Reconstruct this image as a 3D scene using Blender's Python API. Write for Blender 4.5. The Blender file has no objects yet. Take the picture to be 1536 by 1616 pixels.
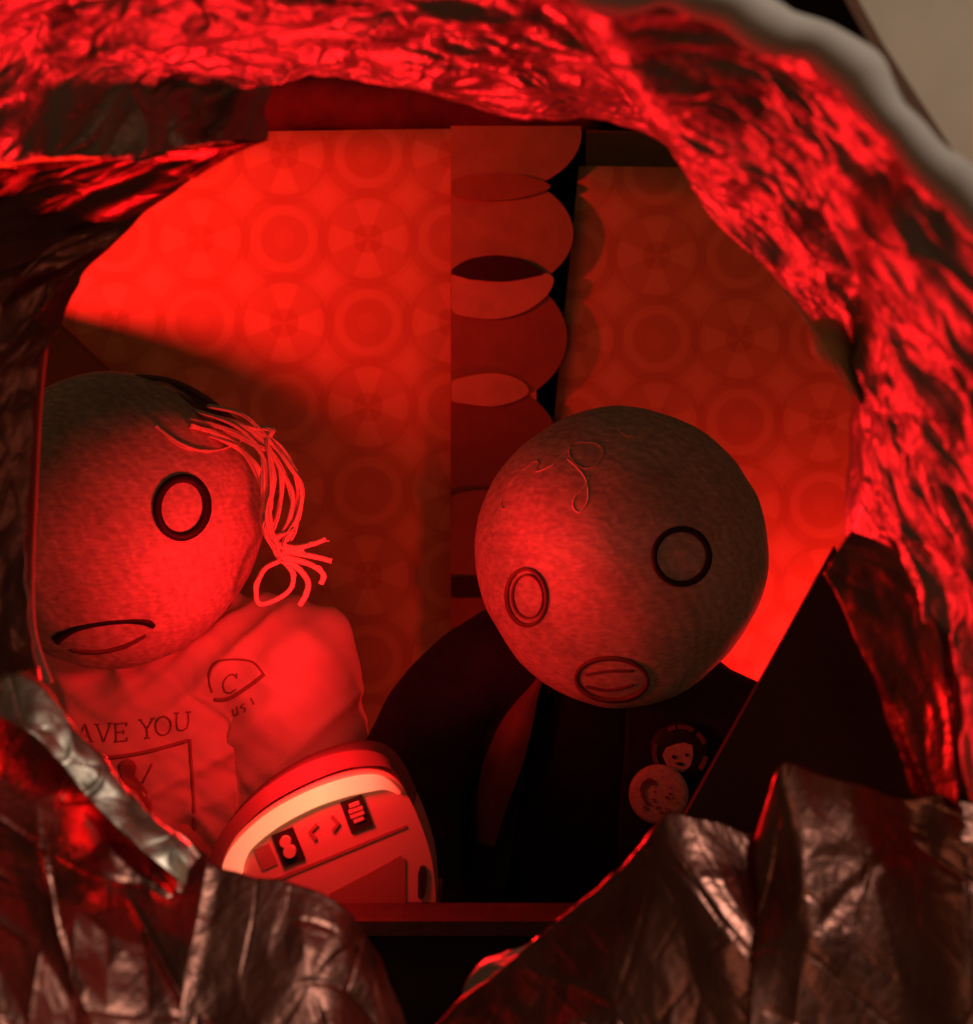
import bpy, bmesh, math, random
from mathutils import Vector, noise, Matrix
from mathutils.bvhtree import BVHTree
random.seed(7)
scene = bpy.context.scene
C = scene.collection
R = math.radians

# ------------------------------------------------------------ camera, world, lights, exposure
F = 1600.0                                    # focal length in photograph pixels
cam_d = bpy.data.cameras.new('camera')
cam = bpy.data.objects.new('camera', cam_d); C.objects.link(cam)
cam.location = (0, 0, 0); cam.rotation_euler = (R(90), 0, 0)
cam_d.sensor_fit = 'HORIZONTAL'; cam_d.sensor_width = 36.0; cam_d.lens = 36.0 * F / 1536.0
cam_d.clip_start = 0.01; cam_d.clip_end = 50
cam_d.dof.use_dof = True; cam_d.dof.focus_distance = 1.15; cam_d.dof.aperture_fstop = 6.5
scene.camera = cam

world = bpy.data.worlds.new('World'); scene.world = world; world.use_nodes = True
bg = world.node_tree.nodes['Background']
bg.inputs[0].default_value = (1.0, 0.54, 0.27, 1); bg.inputs[1].default_value = 0.032
vs = scene.view_settings
vs.view_transform = 'Standard'; vs.look = 'None'; vs.exposure = 0; vs.gamma = 1
RED = (1.0, 0.011, 0.016)

def light(name, kind, loc, power, color, target=None, radius=0.02, size=0.3, angle=60, blend=0.4):
    d = bpy.data.lights.new(name, kind); d.energy = power; d.color = color
    if kind == 'AREA': d.shape = 'DISK'; d.size = size
    else: d.shadow_soft_size = radius
    if kind == 'SPOT': d.spot_size = R(angle); d.spot_blend = blend
    o = bpy.data.objects.new(name, d); C.objects.link(o); o.location = loc
    if target is not None:
        o.rotation_euler = (Vector(target) - Vector(loc)).to_track_quat('-Z', 'Y').to_euler()
    return o

light('lamp_glow', 'POINT', (-0.165, 0.822, -0.200), 1.15, RED, radius=0.02)
TOP = (-0.140, 0.925, -0.118)
light('added_spot_shirt', 'SPOT', TOP, 3.0, RED, target=(-0.34, 1.11, -0.07), radius=0.022, angle=118, blend=0.5)  # added red spot in open air above the lamp, lights the shirt
light('added_spot_jacket', 'SPOT', (-0.27, 0.83, -0.10), 2.3, RED, target=(0.14, 1.06, -0.10), radius=0.035, angle=62, blend=0.6)  # added red spot away from the lamp, lights the right mask and jacket
light('added_spot_foil', 'SPOT', TOP, 3.3, RED, target=(0.12, 0.45, 0.16), radius=0.022, angle=150, blend=0.4)  # added red spot in open air, reddens the foil tunnel
WALL_LIGHT = Vector((-1.45, 0.95, 0.42))
light('added_side_spot', 'SPOT', WALL_LIGHT, 165, RED, target=(-0.66, 1.9, 0.50), radius=0.05, angle=52, blend=1.0)  # added off-frame spot that brightens the wall, no known fixture
light('back_glow', 'POINT', (0.64, 1.62, -0.34), 11.0, RED, radius=0.05)
light('room_light', 'SPOT', (0.36, 0.05, 0.60), 4.2, (1.0, 0.82, 0.66), target=(0.10, 0.47, -0.22), radius=0.06, angle=54, blend=0.35)
light('room_glow', 'AREA', (0.05, -0.45, 0.35), 0.25, (1.0, 0.46, 0.25), target=(0.0, 1.0, 0.0), size=0.35)

# ------------------------------------------------------------ helpers
def P(px, py, Y): return Vector(((px - 768) / F * Y, Y, (808 - py) / F * Y))
def ray(px, py): return Vector(((px - 768) / F, 1.0, (808 - py) / F)).normalized()

def link(name, me, mat=None, parent=None, smooth=True):
    o = bpy.data.objects.new(name, me); C.objects.link(o)
    if mat: me.materials.append(mat)
    if smooth:
        for p in me.polygons: p.use_smooth = True
    if parent: o.parent = parent
    return o
def mesh(name, verts, faces, mat, parent=None, smooth=True):
    me = bpy.data.meshes.new(name); me.from_pydata([tuple(v) for v in verts], [], faces); me.update()
    return link(name, me, mat, parent, smooth)
def empty(name, loc=(0, 0, 0)):
    o = bpy.data.objects.new(name, None); C.objects.link(o); o.location = loc; o.empty_display_size = 0.05
    return o
def adopt(child, parent):
    child.parent = parent
    child.matrix_parent_inverse = Matrix.Translation(parent.location).inverted() if parent.type == 'EMPTY' else Matrix()
    return child
def tag(o, label=None, cat=None, group=None, kind=None):
    if label: o['label'] = label
    if cat: o['category'] = cat
    if group: o['group'] = group
    if kind: o['kind'] = kind
    return o
def solid(o, t, offset=1.0):
    m = o.modifiers.new('thickness', 'SOLIDIFY'); m.thickness = t; m.offset = offset
    return o
def bevel(o, w, seg=3, ang=35):
    m = o.modifiers.new('bevel', 'BEVEL'); m.width = w; m.segments = seg; m.limit_method = 'ANGLE'; m.angle_limit = R(ang)
    return o

def spline(pts, n, closed=False):
    pts = [Vector(p) for p in pts]; k = len(pts); out = []
    segs = k if closed else k - 1
    for i in range(n + (0 if closed else 1)):
        t = i / n * segs; s = min(int(t), segs - 1); f = t - s
        g = (lambda j: pts[j % k]) if closed else (lambda j: pts[max(0, min(k - 1, j))])
        a, b, c, d = g(s - 1), g(s), g(s + 1), g(s + 2)
        out.append(0.5 * ((2 * b) + (c - a) * f + (2 * a - 5 * b + 4 * c - d) * f * f + (3 * b - a - 3 * c + d) * f ** 3))
    return out
def resample(pts, n):
    pts = [Vector(p) for p in pts]; L = [0]
    for a, b in zip(pts, pts[1:]): L.append(L[-1] + (b - a).length)
    out = []; j = 0
    for i in range(n):
        d = L[-1] * i / (n - 1)
        while j < len(L) - 2 and L[j + 1] < d: j += 1
        f = (d - L[j]) / max(1e-9, L[j + 1] - L[j])
        out.append(pts[j].lerp(pts[j + 1], min(1, f)))
    return out

def tube(name, pts, rad, mat, parent=None, closed=False, sides=8):
    """tube along points; rad number or list"""
    n = len(pts); vs_, fs = [], []
    up = Vector((0.13, 1, 0.21)).normalized()
    for i, p in enumerate(pts):
        a = pts[i - 1] if (i > 0 or closed) else p
        b = pts[(i + 1) % n] if (i < n - 1 or closed) else p
        t = (b - a).normalized()
        x = t.cross(up)
        if x.length < 1e-4: x = t.cross(Vector((1, 0, 0)))
        x.normalize(); y = t.cross(x)
        r = rad[i] if isinstance(rad, (list, tuple)) else rad
        for k in range(sides):
            an = 2 * math.pi * k / sides
            vs_.append(p + (x * math.cos(an) + y * math.sin(an)) * r)
    m = n if closed else n - 1
    for i in range(m):
        for k in range(sides):
            a = i * sides + k; b = i * sides + (k + 1) % sides
            c = ((i + 1) % n) * sides + (k + 1) % sides; d = ((i + 1) % n) * sides + k
            fs.append((a, d, c, b))
    if not closed:
        fs.append(tuple(range(sides))); fs.append(tuple((n - 1) * sides + k for k in reversed(range(sides))))
    return mesh(name, vs_, fs, mat, parent)

def prism(name, poly, Y0, Y1, mat, parent=None, at=None, smooth=False):
    """outline given in photograph pixels at depth `at`, extruded straight back from Y0 to Y1"""
    at = at or Y0; n = len(poly)
    q = [P(x, y, at) for x, y in poly]
    v = [Vector((p.x, Y0, p.z)) for p in q] + [Vector((p.x, Y1, p.z)) for p in q]
    f = [tuple(range(n)), tuple(reversed(range(n, 2 * n)))]
    f += [(i, i + n, (i + 1) % n + n, (i + 1) % n) for i in range(n)]
    o = mesh(name, v, f, mat, parent, smooth)
    bm = bmesh.new(); bm.from_mesh(o.data); bmesh.ops.recalc_face_normals(bm, faces=bm.faces); bm.to_mesh(o.data); bm.free()
    return o
def slab(name, corners, th, mat, parent=None):
    """quad slab from four 3-D corners, thickness along its normal (away from viewer)"""
    c = [Vector(x) for x in corners]; n = (c[1] - c[0]).cross(c[3] - c[0]).normalized()
    if n.y < 0: n = -n
    v = c + [x + n * th for x in c]
    f = [(0, 1, 2, 3), (7, 6, 5, 4)] + [(i, (i + 4), (i + 1) % 4 + 4, (i + 1) % 4) for i in range(4)]
    o = mesh(name, v, f, mat, parent, False)
    bm = bmesh.new(); bm.from_mesh(o.data); bmesh.ops.recalc_face_normals(bm, faces=bm.faces); bm.to_mesh(o.data); bm.free()
    return o

# ------------------------------------------------------------ materials
def N(nt, t, **kw):
    n = nt.nodes.new(t)
    for k, v in kw.items(): setattr(n, k, v)
    return n
def mat(name, color, rough=0.6, metal=0.0, var=0.12, scale=30.0, bump=0.0, bscale=80.0, spec=0.4, detail=5.0, stretch=None):
    m = bpy.data.materials.new(name); m.use_nodes = True; nt = m.node_tree
    b = nt.nodes['Principled BSDF']
    b.inputs['Roughness'].default_value = rough; b.inputs['Metallic'].default_value = metal
    b.inputs['Specular IOR Level'].default_value = spec
    tc = N(nt, 'ShaderNodeTexCoord'); src = tc.outputs['Object']
    if stretch:
        mp = N(nt, 'ShaderNodeMapping'); mp.inputs['Scale'].default_value = stretch
        nt.links.new(src, mp.inputs[0]); src = mp.outputs[0]
    nz = N(nt, 'ShaderNodeTexNoise'); nz.inputs['Scale'].default_value = scale; nz.inputs['Detail'].default_value = detail
    nt.links.new(src, nz.inputs['Vector'])
    cr = N(nt, 'ShaderNodeValToRGB')
    e = cr.color_ramp.elements; e[0].position = 0.3; e[1].position = 0.7
    e[0].color = tuple(c * (1 - var) for c in color) + (1,); e[1].color = tuple(min(1, c * (1 + var)) for c in color) + (1,)
    nt.links.new(nz.outputs[0], cr.inputs[0]); nt.links.new(cr.outputs[0], b.inputs['Base Color'])
    if bump:
        n2 = N(nt, 'ShaderNodeTexNoise'); n2.inputs['Scale'].default_value = bscale; n2.inputs['Detail'].default_value = 6
        nt.links.new(src, n2.inputs['Vector'])
        bp = N(nt, 'ShaderNodeBump'); bp.inputs['Strength'].default_value = bump; bp.inputs['Distance'].default_value = 0.004
        nt.links.new(n2.outputs[0], bp.inputs['Height']); nt.links.new(bp.outputs[0], b.inputs['Normal'])
    return m

def wallpaper(name, pale, mid, dark):
    """retro print: chequerboard of eight-spoked wheels and targets, one cell = one unit of object space / PITCH"""
    m = bpy.data.materials.new(name); m.use_nodes = True; nt = m.node_tree
    b = nt.nodes['Principled BSDF']; b.inputs['Roughness'].default_value = 0.62; b.inputs['Specular IOR Level'].default_value = 0.3
    L = nt.links.new
    def M(op, a, c=None, d=None):
        n = N(nt, 'ShaderNodeMath', operation=op)
        for i, v in enumerate((a, c, d)):
            if v is None: continue
            if isinstance(v, (int, float)): n.inputs[i].default_value = v
            else: L(v, n.inputs[i])
        return n.outputs[0]
    tc = N(nt, 'ShaderNodeTexCoord'); sp = N(nt, 'ShaderNodeSeparateXYZ'); L(tc.outputs['Object'], sp.inputs[0])
    u = M('DIVIDE', sp.outputs[0], PITCH); v = M('DIVIDE', sp.outputs[2], PITCH)
    iu = M('FLOOR', M('ADD', u, 0.5)); iv = M('FLOOR', M('ADD', v, 0.5))
    fu = M('SUBTRACT', u, iu); fv = M('SUBTRACT', v, iv)
    par = M('FLOORED_MODULO', M('ADD', iu, iv), 2.0)
    r = M('SQRT', M('ADD', M('MULTIPLY', fu, fu), M('MULTIPLY', fv, fv)))
    ang = M('ARCTAN2', fv, fu)
    spoke = M('COSINE', M('MULTIPLY', ang, 4.0))
    def soft(x, e, w=0.022):
        n = N(nt, 'ShaderNodeMapRange', interpolation_type='SMOOTHSTEP')
        L(x, n.inputs[0]); n.inputs[1].default_value = e - w; n.inputs[2].default_value = e + w
        return n.outputs[0]
    def lt(x): return M('SUBTRACT', 1.0, soft(r, x))
    def ring(a, c): return M('MULTIPLY', soft(r, a), M('SUBTRACT', 1.0, soft(r, c)))
    # wheel value 0..1 (1 = pale)
    wheel = M('ADD', 0.9, 0.0)
    sp_ = soft(spoke, 0.1, 0.25)
    wv = M('ADD', M('MULTIPLY', sp_, 0.42), 0.40)
    wv = M('SUBTRACT', wv, M('MULTIPLY', lt(0.175), 0.45))
    wv = M('ADD', M('MULTIPLY', wv, lt(0.475)), M('MULTIPLY', soft(r, 0.475), 0.62))
    wv = M('SUBTRACT', wv, M('MULTIPLY', ring(0.475, 0.535), 0.30))
    # target
    tv = M('SUBTRACT', 0.62, M('MULTIPLY', lt(0.29), 0.40))
    tv = M('SUBTRACT', tv, M('MULTIPLY', ring(0.40, 0.535), 0.32))
    tv = M('ADD', tv, M('MULTIPLY', lt(0.12), 0.12))
    val = M('ADD', M('MULTIPLY', wv, M('SUBTRACT', 1.0, par)), M('MULTIPLY', tv, par))
    # neighbouring discs overlap: darker lens on the axes between cells, paler star in the corners
    au = M('ABSOLUTE', fu); av = M('ABSOLUTE', fv)
    du = M('SUBTRACT', 1.0, au); dv = M('SUBTRACT', 1.0, av)
    r2 = M('SQRT', M('ADD', M('MULTIPLY', du, du), M('MULTIPLY', av, av)))
    r3 = M('SQRT', M('ADD', M('MULTIPLY', dv, dv), M('MULTIPLY', au, au)))
    lens = M('SUBTRACT', 1.0, M('MINIMUM', soft(r2, 0.60), soft(r3, 0.60)))
    val = M('SUBTRACT', val, M('MULTIPLY', lens, 0.16))
    star = M('MULTIPLY', soft(r, 0.60), M('SUBTRACT', 1.0, lens))
    val = M('ADD', val, M('MULTIPLY', star, 0.22))
    nz = N(nt, 'ShaderNodeTexNoise'); nz.inputs['Scale'].default_value = 9; nz.inputs['Detail'].default_value = 8
    L(tc.outputs['Object'], nz.inputs['Vector'])
    val = M('ADD', val, M('MULTIPLY', M('SUBTRACT', nz.outputs[0], 0.5), 0.35))
    cr = N(nt, 'ShaderNodeValToRGB'); e = cr.color_ramp.elements
    e[0].position = 0.1; e[0].color = dark + (1,); e[1].position = 0.95; e[1].color = pale + (1,)
    x = e.new(0.5); x.color = mid + (1,)
    L(val, cr.inputs[0]); L(cr.outputs[0], b.inputs['Base Color'])
    return m

def foil_mat(name, color, rough, bscale=120, bump=0.35, rvar=0.15):
    m = bpy.data.materials.new(name); m.use_nodes = True; nt = m.node_tree; L = nt.links.new
    b = nt.nodes['Principled BSDF']; b.inputs['Metallic'].default_value = 1.0
    tc = N(nt, 'ShaderNodeTexCoord')
    nz = N(nt, 'ShaderNodeTexNoise'); nz.inputs['Scale'].default_value = 14; nz.inputs['Detail'].default_value = 6
    L(tc.outputs['Object'], nz.inputs['Vector'])
    mr = N(nt, 'ShaderNodeMapRange'); mr.inputs[1].default_value = 0.3; mr.inputs[2].default_value = 0.7
    mr.inputs[3].default_value = max(0.05, rough - rvar); mr.inputs[4].default_value = rough + rvar
    L(nz.outputs[0], mr.inputs[0]); L(mr.outputs[0], b.inputs['Roughness'])
    cr = N(nt, 'ShaderNodeValToRGB'); e = cr.color_ramp.elements
    e[0].position = 0.35; e[0].color = tuple(c * 0.72 for c in color) + (1,); e[1].position = 0.65; e[1].color = color + (1,)
    L(nz.outputs[0], cr.inputs[0]); L(cr.outputs[0], b.inputs['Base Color'])
    vo = N(nt, 'ShaderNodeTexVoronoi', feature='DISTANCE_TO_EDGE'); vo.inputs['Scale'].default_value = bscale
    n2 = N(nt, 'ShaderNodeTexNoise'); n2.inputs['Scale'].default_value = bscale * 1.3; n2.inputs['Detail'].default_value = 5
    ad = N(nt, 'ShaderNodeMath', operation='MULTIPLY_ADD'); ad.inputs[1].default_value = 0.6
    mixv = N(nt, 'ShaderNodeVectorMath', operation='ADD')
    sc = N(nt, 'ShaderNodeVectorMath', operation='SCALE'); sc.inputs['Scale'].default_value = 0.02
    L(nz.outputs['Color'], sc.inputs[0]); L(tc.outputs['Object'], mixv.inputs[0]); L(sc.outputs[0], mixv.inputs[1])
    L(mixv.outputs[0], vo.inputs['Vector']); L(mixv.outputs[0], n2.inputs['Vector'])
    L(n2.outputs[0], ad.inputs[0]); L(vo.outputs['Distance'], ad.inputs[2])
    bp = N(nt, 'ShaderNodeBump'); bp.inputs['Strength'].default_value = bump; bp.inputs['Distance'].default_value = 0.004
    L(ad.outputs[0], bp.inputs['Height']); L(bp.outputs[0], b.inputs['Normal'])
    return m

WALL_Y = 1.90
PITCH = 133.0 / F * WALL_Y
M_paper = wallpaper('retro_wallpaper', (0.74, 0.58, 0.25), (0.65, 0.46, 0.18), (0.54, 0.33, 0.12))
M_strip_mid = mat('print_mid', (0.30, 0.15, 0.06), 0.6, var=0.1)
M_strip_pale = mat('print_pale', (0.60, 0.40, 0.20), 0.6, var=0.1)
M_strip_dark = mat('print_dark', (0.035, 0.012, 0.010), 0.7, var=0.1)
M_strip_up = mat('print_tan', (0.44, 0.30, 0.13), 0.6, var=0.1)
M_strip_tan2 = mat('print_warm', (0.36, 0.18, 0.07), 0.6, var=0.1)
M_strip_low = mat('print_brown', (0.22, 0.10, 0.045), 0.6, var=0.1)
M_black = mat('black_board', (0.012, 0.008, 0.006), 0.8, var=0.3)
M_olive = mat('olive_board', (0.30, 0.17, 0.06), 0.7, var=0.12)
M_panel = mat('dark_card', (0.075, 0.045, 0.025), 0.75, var=0.12, scale=14)
M_maroon = mat('maroon_cloth', (0.10, 0.03, 0.025), 0.85, var=0.2)
M_beige = mat('beige_wall', (0.78, 0.68, 0.54), 0.8, var=0.06)
M_white = mat('white_paper', (0.80, 0.77, 0.72), 0.6, var=0.08)
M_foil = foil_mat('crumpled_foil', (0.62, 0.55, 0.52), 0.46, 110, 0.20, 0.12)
M_foil_shaded = foil_mat('shaded_foil', (0.34, 0.13, 0.11), 0.34, 80, 0.12, 0.10)  # shade of the unlit left side is put into this darker base colour
M_foil_low = foil_mat('brown_shade_foil', (0.42, 0.19, 0.15), 0.30, 120, 0.10, 0.08)  # brown base colour stands for shade and dark reflections on the lower foil
M_foil_scrap_glint = foil_mat('scrap_and_glint_foil', (0.70, 0.62, 0.52), 0.36, 80, 0.12)  # pale scrap foil; on the lower left band the tone paints room reflections
M_card_edge = mat('card_edge', (0.45, 0.25, 0.2), 0.7)
M_shelf = mat('shelf_wood', (0.08, 0.04, 0.03), 0.6, var=0.2, scale=40, bump=0.2)
M_mask = mat('mask_canvas', (0.62, 0.50, 0.40), 0.75, var=0.22, scale=120, bump=0.07, bscale=420, spec=0.25, stretch=(1, 1, 2.2))
def age_mask(m):
    nt = m.node_tree; L = nt.links.new; b = nt.nodes['Principled BSDF']
    tc = N(nt, 'ShaderNodeTexCoord')
    wv = N(nt, 'ShaderNodeTexWave', wave_type='BANDS', bands_direction='DIAGONAL'); wv.inputs['Scale'].default_value = 30
    wv.inputs['Distortion'].default_value = 9; wv.inputs['Detail'].default_value = 4; wv.inputs['Detail Scale'].default_value = 1.4
    L(tc.outputs['Object'], wv.inputs['Vector'])
    st = N(nt, 'ShaderNodeTexNoise'); st.inputs['Scale'].default_value = 11; st.inputs['Detail'].default_value = 7; st.inputs['Roughness'].default_value = 0.7
    L(tc.outputs['Object'], st.inputs['Vector'])
    r1 = N(nt, 'ShaderNodeMapRange'); r1.inputs[3].default_value = 0.88; r1.inputs[4].default_value = 1.05; L(wv.outputs['Fac'], r1.inputs[0])
    r2 = N(nt, 'ShaderNodeMapRange'); r2.inputs[1].default_value = 0.36; r2.inputs[2].default_value = 0.60; r2.inputs[3].default_value = 0.80; r2.inputs[4].default_value = 1.05; L(st.outputs[0], r2.inputs[0])
    mu = N(nt, 'ShaderNodeMath', operation='MULTIPLY'); L(r1.outputs[0], mu.inputs[0]); L(r2.outputs[0], mu.inputs[1])
    src = b.inputs['Base Color'].links[0].from_socket
    vm = N(nt, 'ShaderNodeVectorMath', operation='SCALE'); L(src, vm.inputs[0]); L(mu.outputs[0], vm.inputs['Scale']); L(vm.outputs[0], b.inputs['Base Color'])
    bp = N(nt, 'ShaderNodeBump'); bp.inputs['Strength'].default_value = 0.06; bp.inputs['Distance'].default_value = 0.0012
    L(wv.outputs['Fac'], bp.inputs['Height']); L(b.inputs['Normal'].links[0].from_socket, bp.inputs['Normal']); L(bp.outputs[0], b.inputs['Normal'])
age_mask(M_mask)
M_ink = mat('dark_ink', (0.020, 0.012, 0.010), 0.6, var=0.2)
M_ink_soft = mat('brown_ink', (0.20, 0.09, 0.065), 0.65, var=0.2)
M_print = mat('faded_print', (0.32, 0.17, 0.13), 0.8, var=0.2)
M_cord = mat('pale_cord', (0.80, 0.66, 0.52), 0.6, var=0.12, scale=400)
M_hair = mat('dark_cord', (0.16, 0.08, 0.06), 0.55, var=0.3)
M_shirt = mat('pale_shirt', (0.74, 0.62, 0.52), 0.8, var=0.10, scale=16, bump=0.15, bscale=500, spec=0.2)
M_skin = mat('skin', (0.55, 0.35, 0.25), 0.6)
M_tee = mat('black_tee', (0.012, 0.009, 0.012), 0.85, var=0.2, spec=0.15)
M_jacket = mat('dark_jacket', (0.026, 0.018, 0.036), 0.8, var=0.25, bump=0.2, bscale=400, spec=0.2)
M_lapel = mat('lapel_lining', (0.17, 0.06, 0.05), 0.6, var=0.25)
M_lamp = mat('lamp_plastic', (0.62, 0.42, 0.36), 0.42, var=0.03)
M_lamp_shell = mat('lamp_shell', (0.22, 0.12, 0.11), 0.7, var=0.04, spec=0.15)
M_lamp_dark = mat('lamp_black', (0.03, 0.022, 0.014), 0.4, var=0.1)
M_lamp_mid = mat('lamp_window', (0.34, 0.16, 0.14), 0.5, var=0.05)
M_badge = mat('badge_print', (0.62, 0.40, 0.34), 0.45, var=0.22, scale=220)
M_leaf = mat('olive_leaf', (0.62, 0.70, 0.34), 0.7, var=0.25, scale=60)
M_vein = mat('leaf_rib', (0.75, 0.72, 0.45), 0.7)
M_led = bpy.data.materials.new('led_strip'); M_led.use_nodes = True
_b = M_led.node_tree.nodes['Principled BSDF']
_b.inputs['Base Color'].default_value = (0.8, 0.5, 0.35, 1)
_b.inputs['Emission Strength'].default_value = 1.0
_nt = M_led.node_tree; _tc = _nt.nodes.new('ShaderNodeTexCoord'); _sp = _nt.nodes.new('ShaderNodeSeparateXYZ'); _cr = _nt.nodes.new('ShaderNodeValToRGB')
_nt.links.new(_tc.outputs['Generated'], _sp.inputs[0]); _nt.links.new(_sp.outputs[0], _cr.inputs[0]); _nt.links.new(_cr.outputs[0], _b.inputs['Emission Color'])
for _p, _c in ((0.0, (0.95, 0.20, 0.10, 1)), (0.22, (1.0, 0.33, 0.14, 1)), (0.55, (1.0, 0.47, 0.19, 1)), (0.82, (1.0, 0.28, 0.13, 1)), (1.0, (0.85, 0.03, 0.02, 1))):
    _e = _cr.color_ramp.elements.new(_p) if _p not in (0.0, 1.0) else _cr.color_ramp.elements[int(_p)] if _p == 0.0 else _cr.color_ramp.elements[len(_cr.color_ramp.elements) - 1]
    _e.position = _p; _e.color = _c

# ------------------------------------------------------------ the box: wallpapered back wall
def paper_panel(name, corners, Y, origin_px, m):
    o0 = P(*origin_px, WALL_Y)
    v = []
    nx, ny = 24, 24
    a, b, c, d = [P(x, y, Y) for x, y in corners]                 # tl tr br bl
    for j in range(ny + 1):
        for i in range(nx + 1):
            t, s = i / nx, j / ny
            p = a.lerp(b, t).lerp(d.lerp(c, t), s)
            p.y += 0.006 * noise.noise(Vector((p.x * 3, 1.7, p.z * 3)))
            v.append(Vector((p.x - o0.x, p.y - Y, p.z - o0.z)))
    f = [(j * (nx + 1) + i, (j + 1) * (nx + 1) + i, (j + 1) * (nx + 1) + i + 1, j * (nx + 1) + i + 1) for j in range(ny) for i in range(nx)]
    o = mesh(name, v, f, m)
    o.location = (o0.x, Y, o0.z)
    return solid(o, 0.003, -1)
w1 = paper_panel('wallpaper_panel', [(-150, 214), (850, 201), (840, 1480), (-150, 1480)], WALL_Y, (315, 376), M_paper)
tag(w1, 'red-lit wallpaper panel of wheels and rings behind the figure in the pale shirt', 'wallpaper', 'wallpapered boards of the back wall')
w2 = paper_panel('wallpaper_panel', [(914, 262), (1560, 272), (1560, 1480), (794, 1480)], WALL_Y + 0.022, (1040, 398), M_paper)
tag(w2, 'wallpaper panel with brown top half behind the figure in black, right of the dark seam', 'wallpaper', 'wallpapered boards of the back wall')
back = slab('back_wall', [P(-400, -300, 2.12), P(1900, -300, 2.12), P(1900, 1900, 2.12), P(-400, 1900, 2.12)], 0.02, M_black)
tag(back, kind='structure')
top = slab('olive_board', [P(925, 205, 2.02), P(1300, 215, 2.02), P(1300, 420, 2.02), P(925, 420, 2.02)], 0.01, M_olive)
tag(top, 'narrow olive board showing above the right wallpaper panel', 'board')
roll = tube('cloth_roll', [P(380 + i * 30, 168 + 4 * math.sin(i), 2.02) for i in range(20)], 0.048, M_maroon, sides=20)
tag(roll, 'dark maroon roll of cloth lying above the top edge of the wallpaper', 'cloth roll')
floor = slab('floor', [Vector((-1.6, 0.97, -0.72)), Vector((1.6, 0.97, -0.72)), Vector((1.6, 2.12, -0.72)), Vector((-1.6, 2.12, -0.72))], 0.02, M_black)
tag(floor, kind='structure')

# column of overlapping printed discs with scalloped right edge
col = empty('paper_disc_column', P(800, 700, WALL_Y - 0.012))
tag(col, 'vertical paper strip of big overlapping brown discs over the dark wall seam', 'paper strip')
CY = WALL_Y - 0.014
def arc(cx, cy, rx, ry, a0, a1, n=24):
    return [(cx + rx * math.cos(R(a0 + (a1 - a0) * i / n)), cy - ry * math.sin(R(a0 + (a1 - a0) * i / n))) for i in range(n + 1)]
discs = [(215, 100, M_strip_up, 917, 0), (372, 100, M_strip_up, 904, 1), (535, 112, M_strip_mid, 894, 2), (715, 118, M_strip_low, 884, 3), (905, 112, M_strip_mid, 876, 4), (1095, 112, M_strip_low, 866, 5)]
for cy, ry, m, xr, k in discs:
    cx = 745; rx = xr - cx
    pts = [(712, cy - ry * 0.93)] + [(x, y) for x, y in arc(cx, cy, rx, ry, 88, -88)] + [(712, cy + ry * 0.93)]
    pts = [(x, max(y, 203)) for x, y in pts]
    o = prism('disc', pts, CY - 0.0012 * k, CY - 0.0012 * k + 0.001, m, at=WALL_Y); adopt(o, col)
def lens(pts, m, dy=0.0):
    q = [(v.x, v.y) for v in spline([Vector((x, y, 0)) for x, y in pts], 48, True)]
    o = prism('lens', [(max(713, x), y) for x, y in q], CY - 0.009 - dy, CY - 0.008 - dy, m, at=WALL_Y); adopt(o, col)
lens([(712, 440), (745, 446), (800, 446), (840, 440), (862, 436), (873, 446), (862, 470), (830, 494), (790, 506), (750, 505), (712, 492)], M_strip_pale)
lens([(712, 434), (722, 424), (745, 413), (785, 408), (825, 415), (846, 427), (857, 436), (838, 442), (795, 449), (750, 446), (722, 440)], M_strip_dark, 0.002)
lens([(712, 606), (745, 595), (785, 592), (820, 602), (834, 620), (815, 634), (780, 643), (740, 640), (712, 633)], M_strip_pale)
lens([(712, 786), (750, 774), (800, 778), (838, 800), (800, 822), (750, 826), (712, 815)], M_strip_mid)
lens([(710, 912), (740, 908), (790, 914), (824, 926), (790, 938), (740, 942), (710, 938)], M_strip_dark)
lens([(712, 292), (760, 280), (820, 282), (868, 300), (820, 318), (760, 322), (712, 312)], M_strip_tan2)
# left side boards: an olive flap in view, and an unseen board shaped to shade the wall
edge_px = [(40, 478), (120, 490), (210, 505), (300, 522), (380, 545), (455, 576), (525, 616), (600, 668), (690, 722), (790, 768), (900, 800), (1060, 830), (1300, 850)]
side_x = -0.98
edge = []
for x, y in edge_px:
    W = P(x, y, WALL_Y); t = (side_x - WALL_LIGHT.x) / (W.x - WALL_LIGHT.x)
    edge.append(WALL_LIGHT.lerp(W, t))
edge.sort(key=lambda p: p.y)
e0 = [Vector((side_x, 0.99, edge[0].z))] + edge
vv = []; ff = []
for p in e0 + [Vector((side_x, 1.885, edge[-1].z + 0.1))]: vv += [p, Vector((side_x, p.y, -0.71)), Vector((side_x - 0.012, p.y, p.z)), Vector((side_x - 0.012, p.y, -0.71))]
for i in range(len(vv) // 4 - 1):
    a = i * 4; ff += [(a, a + 1, a + 5, a + 4), (a + 2, a + 6, a + 7, a + 3), (a, a + 4, a + 6, a + 2)]
side = mesh('wall_shade_board', vv, ff, M_olive, None, False)
tag(side, 'unseen side board at far left, its curved top shaped to shade the wall', 'board')
flap = slab('olive_flap', [P(-60, 440, 1.84), P(100, 512, 1.84), P(205, 612, 1.86), P(-60, 760, 1.84)], 0.004, M_olive)
tag(flap, 'olive card flap with slanted edge above the cord-haired round mask', 'card flap')

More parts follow.
